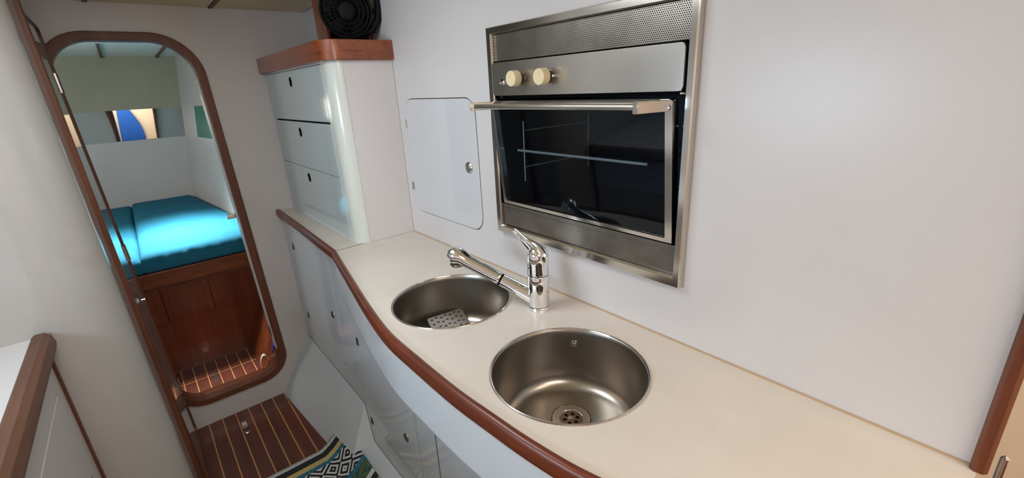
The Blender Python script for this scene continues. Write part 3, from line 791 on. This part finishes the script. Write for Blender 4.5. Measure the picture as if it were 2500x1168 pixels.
for z in (1.463, 1.228):
    h = obj('hinge', MB().tube([(HX0, W-.005, z-.014), (HX0, W-.005, z+.014)], .004, 10), STEELZ, ht)

# ------------------------------------------------------------------ oven
ov = thing('oven', (-.735, W, 1.165), 'built-in stainless steel oven with its glass door slightly ajar', 'oven')
EX0, EX1, EZ0, EZ1 = -1.033, -.4355, 1.1635, 1.7245     # outer trim
IX0, IX1, IZ0, IZ1 = -1.012, -.452, 1.186, 1.7055
YO = .790
def trimpiece(a, b2, c_, d_):
    """mitred trim bar: outer a,b inner c,d given as (x,z)"""
    r = []
    for o, i_ in ((a, d_), (b2, c_)):
        o = Vector(o); i_ = Vector(i_)
        r.append([(o.x, W-.0005, o.y), (o.x, YO+.003, o.y), (o.lerp(i_, .12).x, YO, o.lerp(i_, .12).y), (o.lerp(i_, .85).x, YO, o.lerp(i_, .85).y), (i_.x, YO+.004, i_.y), (i_.x, W-.0005, i_.y)])
    return MB().rings(r)
e = [(EX0, EZ0), (EX1, EZ0), (EX1, EZ1), (EX0, EZ1)]; i4 = [(IX0, IZ0), (IX1, IZ0), (IX1, IZ1), (IX0, IZ1)]
for k in range(4):
    n_ = (k+1) % 4
    obj('trim_bar', trimpiece(e[k], e[n_], i4[n_], i4[k]), STEELZ, ov, angle=20)
obj('top_grille', MB().plate([(IX0+.001, 1.640), (IX1-.001, 1.640), (IX1-.001, IZ1-.001), (IX0+.001, IZ1-.001)], [], fy(.800), 0, .003), PERF, ov)
obj('bottom_grille', MB().plate([(IX0+.001, IZ0+.001), (IX1-.001, IZ0+.001), (IX1-.001, 1.251), (IX0+.001, 1.251)], [], fy(.801), 0, .003), PERF, ov)
cpn = obj('control_panel', MB().plate(rr(IX0+.003, 1.5535, IX1-.003, 1.636, .008), [], fy(.786), 0, .018), STEEL, ov, .003, 3)
cav = MB()
cav.add([(IX0, .80, 1.24), (IX1, .80, 1.24), (IX1, .80, 1.56), (IX0, .80, 1.56), (IX0, 1.2, 1.24), (IX1, 1.2, 1.24), (IX1, 1.2, 1.56), (IX0, 1.2, 1.56)],
        [(0, 1, 5, 4), (1, 2, 6, 5), (2, 3, 7, 6), (3, 0, 4, 7), (4, 5, 6, 7)])
obj('oven_cavity', cav, ENAMEL, ov)
# dark liners between trim and panels
for a, b2 in (((IX0, .806, IZ0), (IX1, .809, 1.254)), ((IX0, .806, 1.545), (IX1, .809, IZ1))):
    obj('backing', MB().box(a, b2), BLACK, ov)
obj('backing', MB().box((IX1-.0005, .800, 1.25), (OX1-.001, .83, 1.56)), BLACK, ov)
def knob(x, z, lab=None):
    k = MB(); rings = []
    n = 24
    for r, h in ((.0185, .014), (.0192, .016), (.0188, .032), (.0180, .0345), (.0, .0350)):
        rings.append([(x+r*(1 if i % 2 else .985)*math.cos(2*pi*i/n), .786-h, z+r*(1 if i % 2 else .985)*math.sin(2*pi*i/n)) for i in range(n)])
    o = obj('knob', k.rings(rings), KNOB, ov, angle=50)
    obj('knob_skirt', MB().lathe([(.0155, .0002), (.0155, .003), (.009, .004), (.009, .0142)], (x, .786, z), (0, -1, 0), 24), BRONZE, o)
    obj('pointer', MB().box((x-.0012, .786-.0358, z), (x+.0012, .786-.0345, z+.016)), KNOB, o, .0004, 1)
knob(-.893, 1.594); knob(-.794, 1.594)
obj('spark_button', MB().lathe([(.006, 0), (.006, .003), (.0035, .004), (.0035, .012), (.0, .013)], (-.962, .786, 1.585), (0, -1, 0), 16), CHROME, ov)
obj('pilot_hole', MB().lathe([(.0035, 0), (.0035, .0006)], (-.968, .786, 1.592), (0, -1, 0), 12), BLACK, ov)
obj('pilot_stem', MB().lathe([(.003, 0), (.003, .01), (.0, .011)], (-.773, .786, 1.594), (0, -1, 0), 12), CHROME, ov)
# door, hinged at the bottom, leaning out at the top
DXL, DXR, DZB, DZT = -1.004, -.462, 1.255, 1.541
def dm(u, v, w_):
    t = (v-DZB)/(DZT-DZB); return (u, .798-.030*t+w_, v)
od = obj('oven_door', MB().plate(rr(DXL, DZB, DXR, DZT, [.002, .002, .008, .008], 3), [rr(DXL+.010, DZB+.009, DXR-.016, DZT-.013, .002, 2)], dm, 0, .020), STEELZ, ov, .0015, 1)
obj('glass_pane', MB().plate([(DXL+.0102, DZB+.0092), (DXR-.0162, DZB+.0092), (DXR-.0162, DZT-.0132), (DXL+.0102, DZT-.0132)], [], dm, .004, .008), GLASS, od)
yb = .768-.052
hb = obj('handle_bar', MB().tube([(DXL-.006, yb+.006, 1.530), (DXR-.045, yb+.006, 1.530)], .0068, 20), STEEL, od)
for x0, x1 in ((DXL-.014, DXL+.004), (DXR-.046, DXR-.006)):
    bkt = MB()
    if x0 > -.7:
        bkt.add([(x0, yb-.004, 1.518), (x0+.012, yb-.006, 1.518), (x1, .7695, 1.519), (x1-.02, .7695, 1.519), (x0, yb-.004, 1.5395), (x0+.012, yb-.006, 1.5395), (x1, .7695, 1.5395), (x1-.02, .7695, 1.5395)],
                [(0, 3, 2, 1), (4, 5, 6, 7), (0, 1, 5, 4), (1, 2, 6, 5), (2, 3, 7, 6), (3, 0, 4, 7)])
    else:
        bkt.add([(x0, yb-.004, 1.520), (x0+.008, yb-.006, 1.520), (x1+.012, .7695, 1.520), (x1, .7695, 1.520), (x0, yb-.004, 1.5395), (x0+.008, yb-.006, 1.5395), (x1+.012, .7695, 1.5395), (x1, .7695, 1.5395)],
                [(0, 3, 2, 1), (4, 5, 6, 7), (0, 1, 5, 4), (1, 2, 6, 5), (2, 3, 7, 6), (3, 0, 4, 7)])
    obj('handle_bracket', bkt, STEEL, od, .001, 1)
for x in (DXL+.02, DXR-.004):
    obj('door_screw', MB().lathe([(.0035, 0), (.0035, .0015), (0, .002)], (x if x < -.9 else DXR-.008, .7665+.001, 1.526), (0, -1, 0), 12), CHROME, od)
for x in (-.985, -.458):
    obj('catch_roller', MB().tube([(x-.006, .798, 1.549), (x+.004, .798, 1.549)], .003, 10), STEELZ, ov)
obj('catch_roller', MB().tube([(-.458, .803, 1.49), (-.454, .803, 1.49)], .003, 10), STEELZ, ov)
# wire shelf and side supports inside
rk = MB()
zr = 1.405
obj('shelf_front_bar', MB().bar((-.968, .830, zr), (-.548, .830, zr), .0034), ROD, ov)
rk.bar((-.968, 1.12, zr), (-.548, 1.12, zr), .0026)
for i in range(16):
    x = -.955+i*.0265; rk.bar((x, .835, zr+.002), (x, 1.12, zr+.002), .0012, 6)
rk.bar((-.968, .830, zr), (-.968, 1.12, zr), .0024); rk.bar((-.548, .830, zr), (-.548, 1.12, zr), .0024)
obj('wire_shelf', rk, HINGEM, ov)  # shade inside the oven put into the wires' dark colour; front bar stays bright
for x in (-.944, -.49):
    sr = MB()
    for y in (.832, 1.10): sr.bar((x, y, 1.32), (x, y, 1.485), .0020 if y < .9 else .0011, 6)
    for z in (1.36, 1.46): sr.bar((x, .832, z), (x, 1.10, z), .0016, 6)
    obj('shelf_support', sr, ROD, ov)

# ------------------------------------------------------------------ end trim of the wall, post beyond
et = MB().rings([[(x, y, z) for x, y in ((.021, W+.02), (.021, .803), (.026, .797), (.035, .797), (.040, .803), (.040, W+.02))] for z in (zt+.0005, 1.97)])
struct(obj('trim_4', et, WOODZ), 'mahogany upright at the right end of the galley wall')
tag(obj('steel_post', MB().lathe([(.010, 0), (.0055, .01), (.0055, 1.005), (.0, 1.01)], (.0555, .90, 0), (0, 0, 1), 24), CHROME), 'short chrome post just beyond the right end of the wall', 'post')

# ------------------------------------------------------------------ left counter with wooden rail
lc = thing('side_counter', (-1.2, -.6, 0), 'white counter cabinet at bottom left with a brown wooden rail', 'cabinet')
obj('counter_top', MB().plate([(-1.659, -.985), (1.0, -.985), (1.0, -.322), (-1.659, -.322)], [], fz(0), .998, .975), WALL, lc)
rl = MB().rings([[(x, y, z) for y, z in ((-.326, .974), (-.326, 1.004), (-.318, 1.010), (-.300, 1.010), (-.288, 1.000), (-.284, .975), (-.290, .955), (-.318, .955))] for x in (-1.652, 1.0)])
obj('wooden_rail', rl, RAILM, lc, .002)
LD = [(-1.575, .30, -.9, .862, .0)]
FRONT = laminate('side_cabinet_front', (.56, .52, .48), .3, .02, .03, 5)
obj('front_panel', MB().plate([(-1.650, 0), (1.0, 0), (1.0, .9545), (-1.650, .9545)], [rr(-1.575, .30, -.9, .862, .004, 2)], fy(-.310), 0, -.016), FRONT, lc)
ld = obj('cabinet_door', MB().plate(rr(-1.572, .303, -.903, .858, .004, 2), [], fy(-.308), 0, -.014), FRONT, lc, .001, 1)
obj('inner_back', MB().box((-1.60, -.345, .25), (-.85, -.330, .9)), BLACK, lc)
obj('edge_strip', MB().box((-1.657, -.330, 0), (-1.640, -.304, .9545)), WOODD, lc, .001)
for i in range(4):
    obj('vent_slot', MB().plate([(-1.54+.018*i, .56), (-1.536+.018*i, .56), (-1.536+.018*i, .60), (-1.54+.018*i, .60)], [], fy(-.3078), .0004, 0), BLACK, ld)

# ------------------------------------------------------------------ woven runner on the floor
nx, ny = 46, 60
vs_ = []; fs_ = []; uvs = []
for i in range(nx+1):
    for j in range(ny+1):
        u = i/nx*.95; v = j/ny*.62
        x = -1.905+u; y = .475-v
        # the right edge rides up the sloping step
        fl_y = .395+.0376*(x+1.70)
        z = .004
        if x < -1.70: fl_y = .395-.09*(-1.70-x)
        over = y-fl_y+.055
        slope = .95
        if over > 0:
            z += .8*over*over/(over+.06)
            y -= over*.18
        z += .004*math.sin(u*9+v*7)*(1 if over < .05 else .5)+.004
        x += .012*math.sin(v*5+.6)
        vs_.append((x, y, z)); uvs.append((u, v))
for i in range(nx):
    for j in range(ny):
        a = i*(ny+1)+j; fs_.append((a, a+1, a+ny+2, a+ny+1))
rm = MB(); rm.add(vs_, fs_)
ro = obj('woven_runner', rm, RUG, None, solid=.006, angle=80)
me = ro.data; ul = me.uv_layers.new(name='UVMap')
for lp in me.loops: ul.data[lp.index].uv = uvs[lp.vertex_index]
tag(ro, 'woven runner rug with black and white diamonds, curling at its corner on the plank floor', 'rug')
